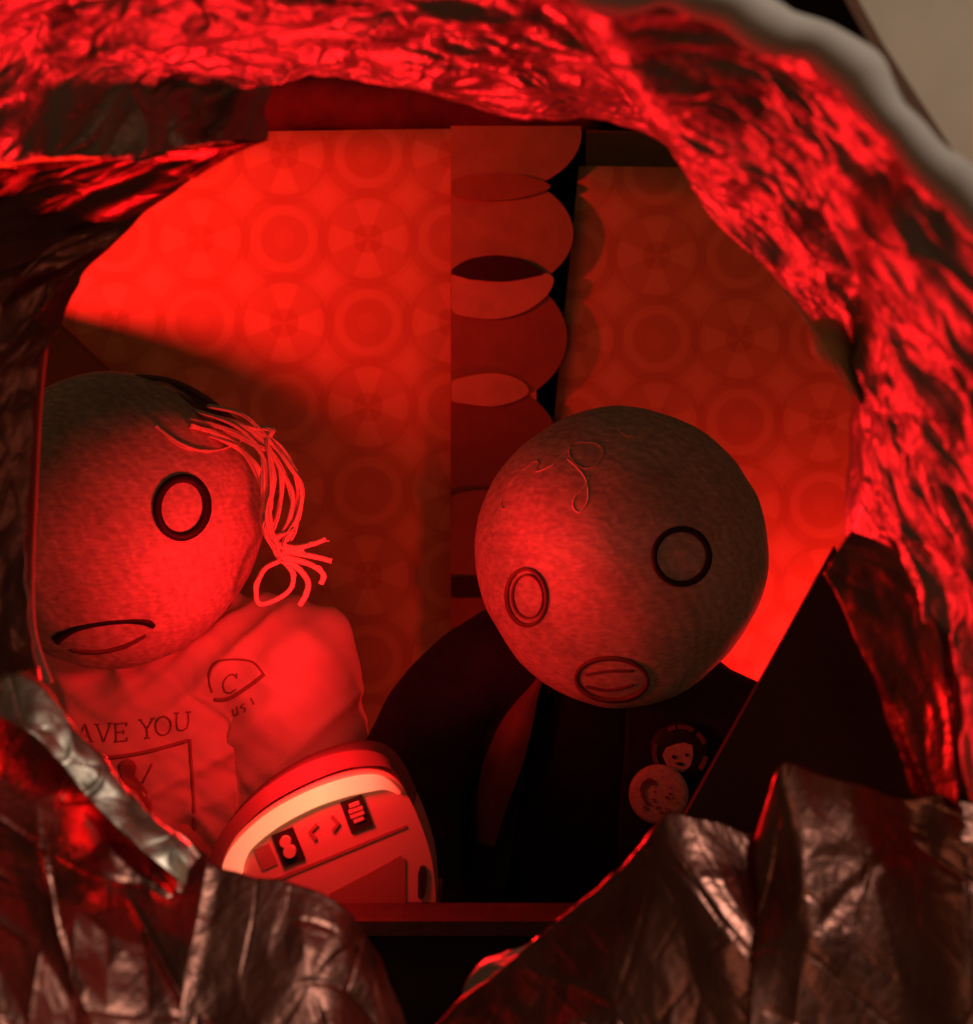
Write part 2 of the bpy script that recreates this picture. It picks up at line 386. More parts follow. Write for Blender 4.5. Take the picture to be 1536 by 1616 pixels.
# ------------------------------------------------------------ shelf in front
shelf = empty('shelf', Vector((0, 0.83, -0.336)))
tag(shelf, 'red-lit ledge at the bottom of the opening, under the lamp', 'shelf')
adopt(slab('board', [Vector((-0.62, 0.832, -0.336)), Vector((0.30, 0.832, -0.336)), Vector((0.30, 0.871, -0.336)), Vector((-0.62, 0.871, -0.336))], -0.012, M_shelf), shelf)
adopt(slab('plinth', [Vector((-0.245, 0.8715, -0.336)), Vector((-0.040, 0.8715, -0.336)), Vector((-0.040, 0.93, -0.336)), Vector((-0.245, 0.93, -0.336))], -0.012, M_shelf), shelf)
b_ = slab('front_panel', [Vector((-0.62, 0.835, -0.350)), Vector((0.30, 0.835, -0.350)), Vector((0.30, 0.835, -0.72)), Vector((-0.62, 0.835, -0.72))], 0.012, M_black)  # black base colour paints in the shade under the ledge
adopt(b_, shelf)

# ------------------------------------------------------------ people
def blob(parts, voxel=0.009, smooth=8):
    """tapered capsules -> one continuous surface"""
    bm = bmesh.new()
    for pts in parts:                       # list of (Vector, rx, ry) swept sphere-ish rings
        for i in range(len(pts)):
            steps = 6 if i < len(pts) - 1 else 1
            for s in range(steps):
                f = s / steps
                a = pts[i]; b = pts[min(i + 1, len(pts) - 1)]
                c = a[0].lerp(b[0], f); rx = a[1] + (b[1] - a[1]) * f; ry = a[2] + (b[2] - a[2]) * f; rz = min(rx, ry)
                mt = Matrix.Translation(c) @ Matrix.Diagonal((rx, ry, rz, 1))
                bmesh.ops.create_icosphere(bm, subdivisions=3, radius=1, matrix=mt)
    me = bpy.data.meshes.new('tmp'); bm.to_mesh(me); bm.free()
    o = bpy.data.objects.new('tmp', me); C.objects.link(o)
    m = o.modifiers.new('r', 'REMESH'); m.mode = 'VOXEL'; m.voxel_size = voxel
    m = o.modifiers.new('s', 'SMOOTH'); m.factor = 0.6; m.iterations = smooth
    dg = bpy.context.evaluated_depsgraph_get(); ev = o.evaluated_get(dg)
    out = bpy.data.meshes.new_from_object(ev)
    bpy.data.objects.remove(o); bpy.data.meshes.remove(me)
    return out
def displaced(me, fn, keep=None, cuts=()):
    bm = bmesh.new(); bm.from_mesh(me); bm.normal_update()
    mv = [(v, v.co + v.normal * fn(v.co)) for v in bm.verts]
    for v, c in mv: v.co = c
    for co, no in cuts:
        bmesh.ops.bisect_plane(bm, geom=bm.verts[:] + bm.edges[:] + bm.faces[:], plane_co=co, plane_no=no)
    if keep:
        bmesh.ops.delete(bm, geom=[f for f in bm.faces if not keep(f.calc_center_median())], context='FACES')
    out = bpy.data.meshes.new('cloth'); bm.to_mesh(out); bm.free()
    return out
def bvh_of(o):
    me = o.data; mw = o.matrix_world
    return BVHTree.FromPolygons([mw @ v.co for v in me.vertices], [tuple(p.vertices) for p in me.polygons])
def hit(bvh, px, py, off, fallback=None):
    h, n, i, d = bvh.ray_cast(Vector((0, 0, 0)), ray(px, py))
    if h is None: return fallback
    if n.dot(ray(px, py)) > 0: n = -n
    return h + n * off
def ribbon(name, bvh, pts, w, m, parent, off=0.0008, closed=False, n=None, th=0.0008, relax=0):
    """flat strip of pixel width w (number or list) laid on a surface along a pixel polyline"""
    P2 = [Vector((x, y, 0)) for x, y in pts]
    n = n or max(6, len(P2) * 3)
    Q = spline(P2, n, closed) if len(P2) > 2 else resample(P2, n + 1)
    vs_, fs = [], []; last = None; k = len(Q)
    for i, q in enumerate(Q):
        a = Q[i - 1] if (i or closed) else q; b = Q[(i + 1) % k] if (i < k - 1 or closed) else q
        t = (b - a).normalized(); nn = Vector((-t.y, t.x, 0))
        if isinstance(w, (list, tuple)):
            f_ = i / max(1, k - 1) * (len(w) - 1); i_ = min(len(w) - 2, int(f_)); ww = w[i_] + (w[i_ + 1] - w[i_]) * (f_ - i_)
        else: ww = w
        l = hit(bvh, q.x + nn.x * ww / 2, q.y + nn.y * ww / 2, off); r = hit(bvh, q.x - nn.x * ww / 2, q.y - nn.y * ww / 2, off)
        if l is None or r is None:
            last = None; continue
        vs_ += [l, r]; c = len(vs_) // 2 - 1
        if last is not None: fs.append((2 * last, 2 * last + 1, 2 * c + 1, 2 * c))
        last = c
    for _ in range(relax):
        vs_ = [v if i < 2 or i > len(vs_) - 3 else (vs_[i - 2] + v * 2 + vs_[i + 2]) / 4 for i, v in enumerate(vs_)]
    if closed and len(vs_) == 2 * k: fs.append((2 * k - 2, 2 * k - 1, 1, 0))
    o = mesh(name, vs_, fs, m); adopt(o, parent) if parent else None
    return solid(o, th, 0)
def patch(name, bvh, poly, m, parent, off=0.0008, rings=4, th=0.0008):
    cx = sum(p[0] for p in poly) / len(poly); cy = sum(p[1] for p in poly) / len(poly)
    n = len(poly); vs_ = [hit(bvh, cx, cy, off)]; fs = []
    for k in range(1, rings + 1):
        for x, y in poly: vs_.append(hit(bvh, cx + (x - cx) * k / rings, cy + (y - cy) * k / rings, off) or vs_[0])
    for i in range(n): fs.append((0, 1 + i, 1 + (i + 1) % n))
    for k in range(rings - 1):
        for i in range(n):
            a = 1 + k * n + i; b = 1 + k * n + (i + 1) % n
            fs.append((a, a + n, b + n, b))
    o = mesh(name, vs_, fs, m); adopt(o, parent) if parent else None
    return solid(o, th, 0)
def ell(cx, cy, rx, ry, n=28, rot=0):
    c, s = math.cos(R(rot)), math.sin(R(rot))
    return [(cx + rx * math.cos(2 * math.pi * i / n) * c - ry * math.sin(2 * math.pi * i / n) * s,
             cy + rx * math.cos(2 * math.pi * i / n) * s + ry * math.sin(2 * math.pi * i / n) * c) for i in range(n)]
def surf_tube(name, bvh, pts, rad, m, parent, closed=False, n=60, off=0.0):
    Q = spline([Vector((x, y, 0)) for x, y in pts], n, closed)
    q3 = [h for h in (hit(bvh, q.x, q.y, off) for q in Q) if h is not None]
    if isinstance(rad, list): rad = [rad[min(len(rad) - 1, int(i / len(q3) * len(rad)))] for i in range(len(q3))]
    o = tube(name, q3, rad, m, closed=closed); adopt(o, parent); return o

def ball_mask(c, r, chin=(0.0, 0.0), tilt=0.0, depth=0.9):
    """ball whose lower half narrows to a chin; tilt rolls it in the picture plane"""
    bm = bmesh.new(); bmesh.ops.create_uvsphere(bm, u_segments=96, v_segments=64, radius=1)
    for v in bm.verts:
        z = v.co.z; lo = max(0.0, -z)
        v.co.x *= 1 - chin[0] * lo ** 1.4; v.co.y *= depth * (1 - chin[0] * 0.6 * lo ** 1.4)
        v.co.z = z * (1 + chin[1] * lo)
        q = v.co * 2.1
        v.co *= 1 + 0.016 * noise.noise(q) + 0.008 * noise.noise(q * 2.7) + 0.0022 * noise.noise(q * 9)
    bm.transform(Matrix.Translation(c) @ Matrix.Rotation(R(tilt), 4, 'Y') @ Matrix.Scale(r, 4))
    me = bpy.data.meshes.new('mask'); bm.to_mesh(me); bm.free()
    return me

# ---- person in the pale shirt
pa = empty('person', Vector((-0.42, 1.24, -0.72)))
tag(pa, 'person in pale printed shirt wearing a round mask with trailing cord hair', 'person')
parts = [
    [(Vector((-0.43, 1.28, -0.62)), .235, .15), (Vector((-0.42, 1.27, -0.40)), .175, .115), (Vector((-0.41, 1.265, -0.25)), .165, .10), (Vector((-0.40, 1.265, -0.19)), .10, .085), (Vector((-0.41, 1.24, -0.06)), .06, .06)],
    [(Vector((-0.40, 1.26, -0.19)), .075, .075), (Vector((-0.245, 1.25, -0.195)), .077, .077), (Vector((-0.225, 1.225, -0.30)), .070, .070), (Vector((-0.222, 1.20, -0.43)), .060, .060), (Vector((-0.30, 1.12, -0.52)), .046, .046), (Vector((-0.40, 1.08, -0.53)), .036, .036)],
    [(Vector((-0.42, 1.26, -0.19)), .075, .075), (Vector((-0.60, 1.25, -0.20)), .075, .075), (Vector((-0.64, 1.22, -0.40)), .060, .060), (Vector((-0.52, 1.12, -0.52)), .046, .046)],
]
body_me = blob(parts, 0.006, 10)
body = link('body', body_me.copy(), M_skin); adopt(body, pa)
def folds(p, f, lo, a, seed):
    """long sharp-backed folds running along a slanting direction"""
    d1 = p.x * math.cos(a) + p.z * math.sin(a); d2 = -p.x * math.sin(a) + p.z * math.cos(a)
    wob = noise.noise(Vector((p.x * 6, p.z * 6, seed))) * 0.5
    return 0.30 - abs(noise.noise(Vector((d1 * lo, d2 * f + wob, p.y * 3 + seed))))
def wr_shirt(p):
    big = noise.noise(Vector((p.x * 7, p.y * 6, p.z * 6)))
    m1 = max(0, noise.noise(Vector((p.x * 5, p.z * 5, 4.0))) + 0.25); m2 = max(0, 0.45 - noise.noise(Vector((p.x * 5, p.z * 5, 4.0))))
    return 0.010 + 0.006 * big + 0.046 * m1 * folds(p, 30, 4, R(-52), 1.0) + 0.042 * m2 * folds(p, 27, 3.5, R(35), 5.0) + 0.008 * folds(p, 55, 12, R(-30), 9.0)
shirt_me = displaced(body_me, wr_shirt, keep=lambda c: c.z < -0.115 or abs(c.x + 0.40) > 0.09)
shirt = link('shirt', shirt_me, M_shirt); adopt(shirt, pa)
sm = shirt.modifiers.new('sub', 'SUBSURF'); sm.levels = 1; sm.render_levels = 1
bpy.context.view_layer.update()
BS = bvh_of(shirt)
mask_c = P(187, 815, 1.13); rA = 226 / F * 1.13
mA = link('mask', ball_mask(mask_c, rA, (0.05, 0.06), 4, 0.88), M_mask); adopt(mA, pa)
BA = bvh_of(mA)
def sub(o): o.parent = mA; o.matrix_parent_inverse = mA.matrix_basis.inverted() if False else Matrix(); return o
def under(o, part):                                    # sub-part: the part itself already sits under the Empty
    o.parent = part; o.matrix_parent_inverse = Matrix.Identity(4)
    o.matrix_local = (part.parent.matrix_world @ part.matrix_parent_inverse).inverted() if False else Matrix.Identity(4)
    return o
def eye(bvh, part, cx, cy, rx, ry, w, m, rot=0):
    o = ribbon('eye_ring', bvh, ell(cx, cy, rx, ry, 30, rot), w, m, None, off=0.0012, closed=True, n=72, th=0.002)
    return under(o, part)
eye(BA, mA, 287, 801, 39, 46, 13, M_ink, 8)
o = ribbon('mouth_line', BA, [(88, 1011), (98, 1003), (125, 991), (165, 983), (205, 980), (232, 982), (243, 988)], [16, 15, 9, 6, 5, 5, 7, 10, 7], M_ink, None, off=0.0012, n=40, th=0.0015); under(o, mA)
o = ribbon('mouth_line', BA, [(112, 1025), (135, 1028), (165, 1027), (200, 1018), (230, 1002)], [3, 5, 5, 5, 3], M_ink_soft, None, off=0.0012, n=30, th=0.0015); under(o, mA)
# cord hair: crown braid over the top and strands falling on one side
def cord(pts, depth, rad, m, name='strand', n=44, sides=7):
    q = spline([P(x, y, depth + (d if d is not None else 0)) for x, y, d in [(p + (0,))[:3] if len(p) == 2 else p for p in pts]], n)
    o = tube(name, q, rad, m, sides=sides); under(o, mA); return o
for k, off_ in enumerate((0, 7, -6, 12)):
    cord([(30, 668 + off_, 0.02), (75, 640 + off_, 0.0), (130, 612 + off_ * .8, 0), (200, 600 + off_ * .7, 0), (265, 606 + off_, 0), (320, 632 + off_ * 1.2, -0.01), (372, 672 + off_, -0.02)], 1.12 - 0.008 * k, 0.0042 if k < 2 else 0.003, M_hair)
D0 = 1.085
strands = [
    [(330, 640), (385, 655), (420, 690), (455, 730), (476, 770), (470, 815), (450, 850), (448, 880)],
    [(320, 655), (375, 668), (415, 694), (440, 735), (462, 780), (455, 825), (436, 858), (446, 882)],
    [(300, 662), (350, 676), (400, 700), (425, 745), (424, 800), (432, 850), (452, 888)],
    [(245, 672), (285, 700), (325, 712), (358, 704), (392, 690)],
    [(310, 648), (372, 672), (412, 712), (418, 770), (416, 830), (440, 875), (458, 892)],
    [(340, 660), (400, 676), (428, 678), (422, 700), (432, 760), (424, 815), (440, 868)],
    [(325, 668), (388, 690), (420, 730), (428, 790), (420, 835), (436, 866), (450, 884)],
    [(300, 672), (360, 690), (404, 735), (415, 780), (417, 838), (446, 880)],
    [(360, 668), (408, 682), (446, 706), (468, 752), (472, 800), (462, 838), (442, 868)],
    [(350, 676), (394, 698), (434, 720), (446, 760), (438, 812), (428, 846), (440, 872)],
    [(315, 676), (372, 700), (410, 760), (421, 812), (430, 850), (447, 884)],
    [(330, 684), (386, 716), (419, 768), (425, 822), (441, 868)],
    [(440, 858), (466, 864), (495, 858), (515, 850)],
    [(444, 868), (475, 874), (505, 880), (524, 885)],
    [(446, 878), (478, 886), (500, 896), (511, 908), (506, 922)],
    [(448, 882), (472, 898), (486, 918), (483, 938), (473, 955)],
    [(440, 862), (462, 868), (480, 868)],
    [(446, 884), (462, 905), (458, 930), (432, 948), (408, 952), (405, 925), (418, 898), (440, 886)],
    [(436, 846), (455, 842), (463, 838)],
]
for i, s in enumerate(strands):
    jit = random.uniform(-0.012, 0.012)
    # strands hug the ball near the crown, hang free in front of it further down
    pts = []
    for k, (x, y) in enumerate(s):
        h = hit(BA, x, y, 0.003)
        d = (min(h.y, D0) - 0.004 if h is not None else D0 - 0.015) + jit * (k / len(s))
        pts.append((x + 0.0, y + 0.0, d - D0))
    for f_ in range(3 if i < 12 else 1):
        cord([(x + random.uniform(-5, 5), y + random.uniform(-4, 4), d + random.uniform(-.004, .003)) for x, y, d in pts], D0, random.uniform(0.0006, 0.0013), M_cord, n=36, sides=5)
    cord(pts, D0, (0.0024 if i < 12 else 0.0030) * random.uniform(0.85, 1.12) * (0.7 if i == 3 else 1), M_cord)

# shirt print
def stroke(pts, w, m=M_print, part=None, name='print_mark', b=None):
    o = ribbon(name, b or BS, pts, w, m, None, off=0.0012, th=0.0006, n=max(4, 4 * (len(pts) - 1))); under(o, part or shirt); return o
def letter(ch, x, y, s, rot):
    """simple slab-serif letters, s = cap height in pixels"""
    G = {'H': [[(0, 0), (0, 1)], [(.7, 0), (.7, 1)], [(0, .5), (.7, .5)], [(-.12, 0), (.12, 0)], [(.58, 0), (.82, 0)], [(-.12, 1), (.12, 1)], [(.58, 1), (.82, 1)]],
         'A': [[(0, 0), (.38, 1)], [(.38, 1), (.76, 0)], [(.15, .36), (.6, .36)], [(-.12, 0), (.12, 0)], [(.62, 0), (.9, 0)]],
         'V': [[(0, 1), (.38, 0)], [(.38, 0), (.76, 1)], [(-.12, 1), (.14, 1)], [(.62, 1), (.88, 1)]],
         'E': [[(0, 0), (0, 1)], [(-.1, 0), (.6, 0)], [(-.1, 1), (.58, 1)], [(0, .52), (.42, .52)], [(.6, 0), (.6, .18)], [(.58, 1), (.58, .82)], [(.42, .42), (.42, .62)]],
         'Y': [[(0, 1), (.36, .48)], [(.72, 1), (.36, .48)], [(.36, .48), (.36, 0)], [(-.12, 1), (.12, 1)], [(.6, 1), (.84, 1)], [(.22, 0), (.5, 0)]],
         'O': [[(.42 + .42 * math.cos(t * math.pi / 8), .5 + .5 * math.sin(t * math.pi / 8)) for t in range(17)]],
         'U': [[(.05, 1), (.05, .4), (.14, .1), (.38, 0), (.62, .1), (.71, .4), (.71, 1)], [(-.08, 1), (.18, 1)], [(.58, 1), (.84, 1)]],
         'C': [[(.75, .8), (.55, .98), (.3, .98), (.08, .75), (.02, .45), (.15, .1), (.45, 0), (.75, .15)], [(.76, .98), (.75, .7)]],
         'S': [[(.6, .8), (.4, 1), (.1, .9), (.1, .65), (.5, .4), (.6, .15), (.3, 0), (0, .15)]]}[ch]
    c, sn = math.cos(R(rot)), math.sin(R(rot))
    vs_, fs = [], []
    for st in G:
        pp = [(x + (a * c - (-b) * sn * 0 ) * s * 1.0 , y - b * s - a * s * math.tan(R(-rot)) * -1 * -1) for a, b in st]
        Q = resample([Vector((a, b, 0)) for a, b in pp], max(3, 2 * len(pp)))
        last = None; w = max(2.2, s * 0.08)
        for i, q in enumerate(Q):
            a = Q[max(0, i - 1)]; b = Q[min(len(Q) - 1, i + 1)]; t = (b - a).normalized(); nn = Vector((-t.y, t.x, 0))
            l = hit(BS, q.x + nn.x * w / 2, q.y + nn.y * w / 2, 0.0013); r_ = hit(BS, q.x - nn.x * w / 2, q.y - nn.y * w / 2, 0.0013)
            if l is None or r_ is None: last = None; continue
            vs_ += [l, r_]; k = len(vs_) // 2 - 1
            if last is not None: fs.append((2 * last, 2 * last + 1, 2 * k + 1, 2 * k))
            last = k
    if fs:
        o = solid(mesh('letter', vs_, fs, M_print), 0.0005, 0); under(o, shirt)
for ch, x, y in (('H', 88, 1176), ('A', 124, 1173), ('V', 154, 1172), ('E', 184, 1171), ('Y', 222, 1165), ('O', 246, 1161), ('U', 277, 1154)):
    letter(ch, x, y, 29, -6)
letter('C', 352, 1096, 30, -10); stroke([(368, 1118), (371, 1128), (377, 1126), (375, 1114)], 2.2); stroke([(386, 1110), (382, 1116), (389, 1118), (387, 1124)], 2.2); stroke([(397, 1102), (402, 1112)], 2.2)
stroke([(335, 1092), (330, 1072), (340, 1048), (368, 1040), (400, 1046), (415, 1062)], 3)
stroke([(338, 1104), (362, 1102), (390, 1085), (418, 1064)], 6)
stroke([(150, 1197), (200, 1192), (250, 1182), (297, 1168)], 6)
stroke([(300, 1166), (303, 1220), (306, 1280), (307, 1340)], 5)
stroke([(240, 1205), (226, 1236)], 3)
o = patch('pawn_print', BS, [(190, 1222), (187, 1208), (192, 1200), (202, 1197), (212, 1201), (216, 1211), (213, 1222), (224, 1236), (234, 1250), (239, 1268), (239, 1290), (180, 1290), (182, 1250), (188, 1235)], M_print, None, off=0.0012, th=0.0006); under(o, shirt)

# ---- person in black
pb = empty('person', Vector((0.115, 1.20, -0.72)))
tag(pb, 'person in black with two round badges wearing a plain ball-shaped mask', 'person')
parts = [
    [(Vector((0.115, 1.24, -0.62)), .24, .13), (Vector((0.1148, 1.2300, -0.5084)), 0.1968, 0.1230), (Vector((0.1189, 1.2218, -0.3444)), 0.1517, 0.0943), (Vector((0.1230, 1.2218, -0.2460)), 0.1435, 0.0861), (Vector((0.1271, 1.2218, -0.1804)), 0.0902, 0.0738), (Vector((0.1312, 1.1972, -0.0656)), 0.0492, 0.0492)],
    [(Vector((0.098, 1.222, -0.180)), .062, .062), (Vector((0.010, 1.212, -0.188)), .056, .058), (Vector((-0.040, 1.200, -0.232)), .056, .056), (Vector((-0.086, 1.182, -0.300)), .052, .052), (Vector((-0.098, 1.16, -0.345)), .048, .048), (Vector((-0.074, 1.10, -0.443)), .038, .038), (Vector((0.0, 1.066, -0.476)), .030, .030)],
    [(Vector((0.1312, 1.2218, -0.1845)), 0.0656, 0.0656), (Vector((0.2829, 1.2136, -0.2665)), 0.0615, 0.0615), (Vector((0.3444, 1.1890, -0.3690)), 0.0492, 0.0492), (Vector((0.2952, 1.0988, -0.4592)), 0.0377, 0.0377)],
]
bodyb_me = blob(parts)
bodyb = link('body', bodyb_me.copy(), M_skin); adopt(bodyb, pb)
def wr_jacket(p):
    w = abs(noise.noise(Vector((p.x * 8 - p.z * 6, p.y * 5, p.z * 6 + p.x * 5)))); w2 = abs(noise.noise(Vector((p.x * 20, p.y * 12, p.z * 16))))
    return 0.008 * (w - 0.2) + 0.003 * w2 + 0.030 * folds(p, 20, 4, R(40), 2.0) * max(0.0, 0.5 + noise.noise(p * 6))
tee = link('shirt', displaced(bodyb_me, lambda p: 0.004 + 0.2 * wr_jacket(p), keep=lambda c: c.z < -0.115), M_tee); adopt(tee, pb)
def cut(a, b):                                         # upright cutting plane through two points on the chest
    a, b = P(*a, 1.10), P(*b, 1.10); return a, (b - a).cross(Vector((0, 1, 0))).normalized()
cutL = cut((862, 1040), (792, 1450)); cutR = cut((1000, 1090), (965, 1450))
def jacket_keep(c):
    if c.y > 1.225: return c.z < -0.107
    l = (c - cutL[0]).dot(cutL[1]) * (1 if (P(700, 1200, 1.1) - cutL[0]).dot(cutL[1]) > 0 else -1) > 0
    r = (c - cutR[0]).dot(cutR[1]) * (1 if (P(1150, 1200, 1.1) - cutR[0]).dot(cutR[1]) > 0 else -1) > 0
    return (l or r) and c.z < -0.107
jacket = link('jacket', displaced(bodyb_me, lambda p: 0.013 + wr_jacket(p), jacket_keep, (cutL, cutR)), M_jacket); adopt(jacket, pb)
solid(jacket, 0.003, 0)
bpy.context.view_layer.update()
BT = bvh_of(tee)
BJ = bvh_of(jacket)
BN = bvh_of(bodyb)
lap = ribbon('lapel', BN, [(868, 1058), (848, 1095), (830, 1145), (814, 1200), (802, 1250), (790, 1330)], [8, 22, 36, 46, 50, 46, 36, 20], M_lapel, None, off=0.036, n=40, th=0.003, relax=6); under(lap, jacket)

mB_c = P(978, 872, 1.066); rB = 229 / F * 1.066
mB = link('mask', ball_mask(mB_c, rB, (0.05, 0.06), 3, 0.88), M_mask); adopt(mB, pb)
BB = bvh_of(mB)
eye(BB, mB, 1075, 878, 43, 43, 9, M_ink)
eye(BB, mB, 832, 942, 31, 44, 5, M_ink_soft, -4)
eye(BB, mB, 834, 941, 24, 34, 2.5, M_ink_soft, -4)
o = ribbon('mouth_line', BB, ell(966, 1071, 56, 33, 28, 3), 6, M_ink_soft, None, off=0.0012, closed=True, n=60, th=0.002); under(o, mB)
o = ribbon('mouth_line', BB, [(925, 1064), (960, 1058), (1000, 1058)], 2.5, M_ink_soft, None, off=0.0012, n=14, th=0.0015); under(o, mB)
o = ribbon('mouth_line', BB, [(925, 1082), (960, 1088), (1000, 1080)], 2.5, M_ink_soft, None, off=0.0012, n=14, th=0.0015); under(o, mB)
for pts, r_ in (([(792, 795), (800, 770), (822, 745), (845, 728), (850, 735), (832, 757), (812, 785), (798, 803)], 0.0011),
                ([(905, 700), (900, 720), (918, 738), (940, 735), (952, 715), (940, 700)], 0.0010),
                ([(978, 674), (1010, 664), (1042, 668), (1050, 678), (1020, 690), (990, 688)], 0.0009)):
    o = surf_tube('stitched_loop', BB, pts, r_, M_mask, pb, closed=True, n=40); under(o, mB)
for pts in ([(896, 724), (915, 742), (926, 760), (928, 790), (915, 808), (905, 800), (908, 784), (922, 770), (930, 752)], [(846, 745), (870, 735), (890, 716), (905, 705)]):
    o = surf_tube('thread', BB, pts, 0.0009, M_cord, pb, n=40); under(o, mB)

# badges pinned on the chest
def badge(cx, cy, r, Y, m):
    c = P(cx, cy, Y); rr = r / F * Y
    pts = [(c + Vector((rr * math.cos(a), 0, rr * math.sin(a)))) for a in [2 * math.pi * i / 40 for i in range(40)]]
    vs_ = []; rings = [(0.0, -0.0045), (0.5, -0.004), (0.85, -0.0025), (1.0, 0.0), (1.0, 0.004), (0.0, 0.004)]
    fs = []
    for k, (s, dy) in enumerate(rings):
        for i in range(40):
            a = 2 * math.pi * i / 40; vs_.append(c + Vector((rr * s * math.cos(a), dy, rr * s * math.sin(a))))
    for k in range(len(rings) - 1):
        for i in range(40): fs.append((k * 40 + i, k * 40 + (i + 1) % 40, (k + 1) * 40 + (i + 1) % 40, (k + 1) * 40 + i))
    o = mesh('badge', vs_, fs, m); adopt(o, pb); return o
def on_badge(b, name, poly, Y, m, dy):
    o = prism(name, poly, Y - 0.006 - dy, Y - 0.0045 - dy, m, at=Y); under(o, b); return o
h1 = hit(BJ, 1072, 1185, 0.0) or P(1072, 1185, 1.11); h2 = hit(BJ, 1040, 1255, 0.0) or P(1040, 1255, 1.11)
Y1 = h1.y - 0.012; Y2 = min(h2.y, h1.y) - 0.020
b1 = badge(1072, 1186, 47, Y1, M_ink)
for a0, a1 in ((60, 95), (20, 48), (160, 215), (228, 245), (-40, -8), (100, 118)):
    outer = arc(1072, 1186, 44, 44, a0, a1, 8); inner = arc(1072, 1186, 37, 37, a1, a0, 8)
    on_badge(b1, 'rim_lettering', outer + inner, Y1, M_ink_soft, 0.0)
on_badge(b1, 'face_print', [(1044, 1190), (1050, 1178), (1066, 1172), (1080, 1170), (1091, 1174), (1092, 1190), (1088, 1206), (1076, 1216), (1062, 1213), (1050, 1204)], Y1, M_badge, 0.001)
for x, y, r_ in ((1062, 1192, 3.2), (1082, 1189, 2.6)): on_badge(b1, 'dot', ell(x, y, r_, r_, 10), Y1, M_ink, 0.003)
on_badge(b1, 'mouth_print', [(1064, 1201), (1072, 1200), (1078, 1203), (1075, 1206), (1068, 1205)], Y1, M_ink, 0.003)
b2 = badge(1040, 1254, 47, Y2, M_badge)
on_badge(b2, 'curl_print', [(1012, 1256), (1009, 1244), (1013, 1232), (1024, 1226), (1034, 1231), (1034, 1238), (1026, 1235), (1019, 1240), (1017, 1250), (1019, 1260), (1026, 1270), (1018, 1268)], Y2, M_ink_soft, 0.0)
for k in range(26):
    a = random.uniform(0, 6.28); q = random.uniform(0.2, 0.85) * 38
    x, y = 1042 + q * math.cos(a), 1260 + q * 0.8 * math.sin(a)
    if x < 1030 and y < 1262: continue
    on_badge(b2, 'speck', ell(x, y, random.uniform(1.2, 3), random.uniform(1, 2), 7), Y2, M_ink_soft, 0.0)

# ------------------------------------------------------------ lamp
LY = 0.872
lamp = empty('lamp', P(510, 1500, LY + 0.04)); lamp.location.z = -0.336
tag(lamp, 'glowing red arched lamp with light strip and icon buttons, in front of the pale shirt', 'lamp')
zb = 808 + 0.3358 / LY * F
face_o = [(338, 1400), (346, 1366), (372, 1320), (420, 1277), (480, 1243), (540, 1220), (590, 1214), (622, 1226), (642, 1252), (664, 1300), (680, 1350), (687, 1400), (688, 1440), (686, zb), (336, zb)]
face_s = [(v.x, v.y) for v in spline([Vector((x, y, 0)) for x, y in face_o[:13]], 60)] + face_o[13:]
o = prism('body', face_s, LY, LY + 0.045, M_lamp, smooth=False); adopt(o, lamp); bevel(o, 0.003)
out_o = [(318, 1420), (326, 1368), (352, 1310), (404, 1254), (470, 1212), (535, 1188), (580, 1184), (612, 1196), (636, 1226), (655, 1268)]
out_s = [(v.x, v.y) for v in spline([Vector((x, y, 0)) for x, y in out_o], 50)]
inn_s = [(v.x, v.y) for v in spline([Vector((x, y, 0)) for x, y in [(342, 1420), (348, 1370), (374, 1318), (421, 1272), (481, 1238), (541, 1215), (590, 1209), (616, 1214), (634, 1234), (653, 1270)]], 50)]
vs_, fs = [], []
for (a, b, c, d) in zip(out_s, inn_s, out_s, inn_s):
    vs_ += [P(*a, LY + 0.004), P(*b, LY - 0.002), P(*a, LY + 0.004) + Vector((0, 0.028, 0.002)), P(*b, LY - 0.002) + Vector((0, 0.028, 0))]
for i in range(len(out_s) - 1):
    k = i * 4; q = k + 4
    fs += [(k, q, q + 1, k + 1), (k, k + 2, q + 2, q), (k + 1, q + 1, q + 3, k + 3), (k + 2, k + 3, q + 3, q + 2)]
fs += [(0, 1, 3, 2), (len(vs_) - 4, len(vs_) - 2, len(vs_) - 1, len(vs_) - 3)]
o = mesh('hood', vs_, fs, M_lamp_shell); adopt(o, lamp); bevel(o, 0.002)
so = [(352, 1375), (358, 1352), (378, 1322), (424, 1282), (482, 1250), (542, 1228), (588, 1221), (614, 1230), (634, 1250)]
si = [(384, 1378), (388, 1358), (402, 1334), (442, 1302), (494, 1274), (545, 1256), (585, 1247), (610, 1244), (630, 1252)]
a_ = [(v.x, v.y) for v in spline([Vector((x, y, 0)) for x, y in so], 40)]; b_ = [(v.x, v.y) for v in spline([Vector((x, y, 0)) for x, y in si], 40)]
o = prism('light_strip', a_ + b_[::-1], LY - 0.006, LY - 0.0005, M_led, at=LY); adopt(o, lamp); bevel(o, 0.001)
def face_piece(name, poly, m, d0=0.0022, parent=None):
    o = prism(name, poly, LY - d0, LY - 0.0003, m, at=LY)
    if parent: under(o, parent)
    else: adopt(o, lamp)
    return o
def rot_rect(cx, cy, w, h, a):
    c, s = math.cos(R(a)), math.sin(R(a))
    return [(cx + x * c - y * s, cy + x * s + y * c) for x, y in ((-w / 2, -h / 2), (w / 2, -h / 2), (w / 2, h / 2), (-w / 2, h / 2))]
k1 = face_piece('button', rot_rect(456, 1336, 36, 54, -22), M_lamp_dark)
for x, y, r_ in ((452, 1326, 9), (459, 1341, 10)): face_piece('icon', ell(x, y, r_, r_, 14), M_lamp, 0.003 + 0.0003 * r_, k1)
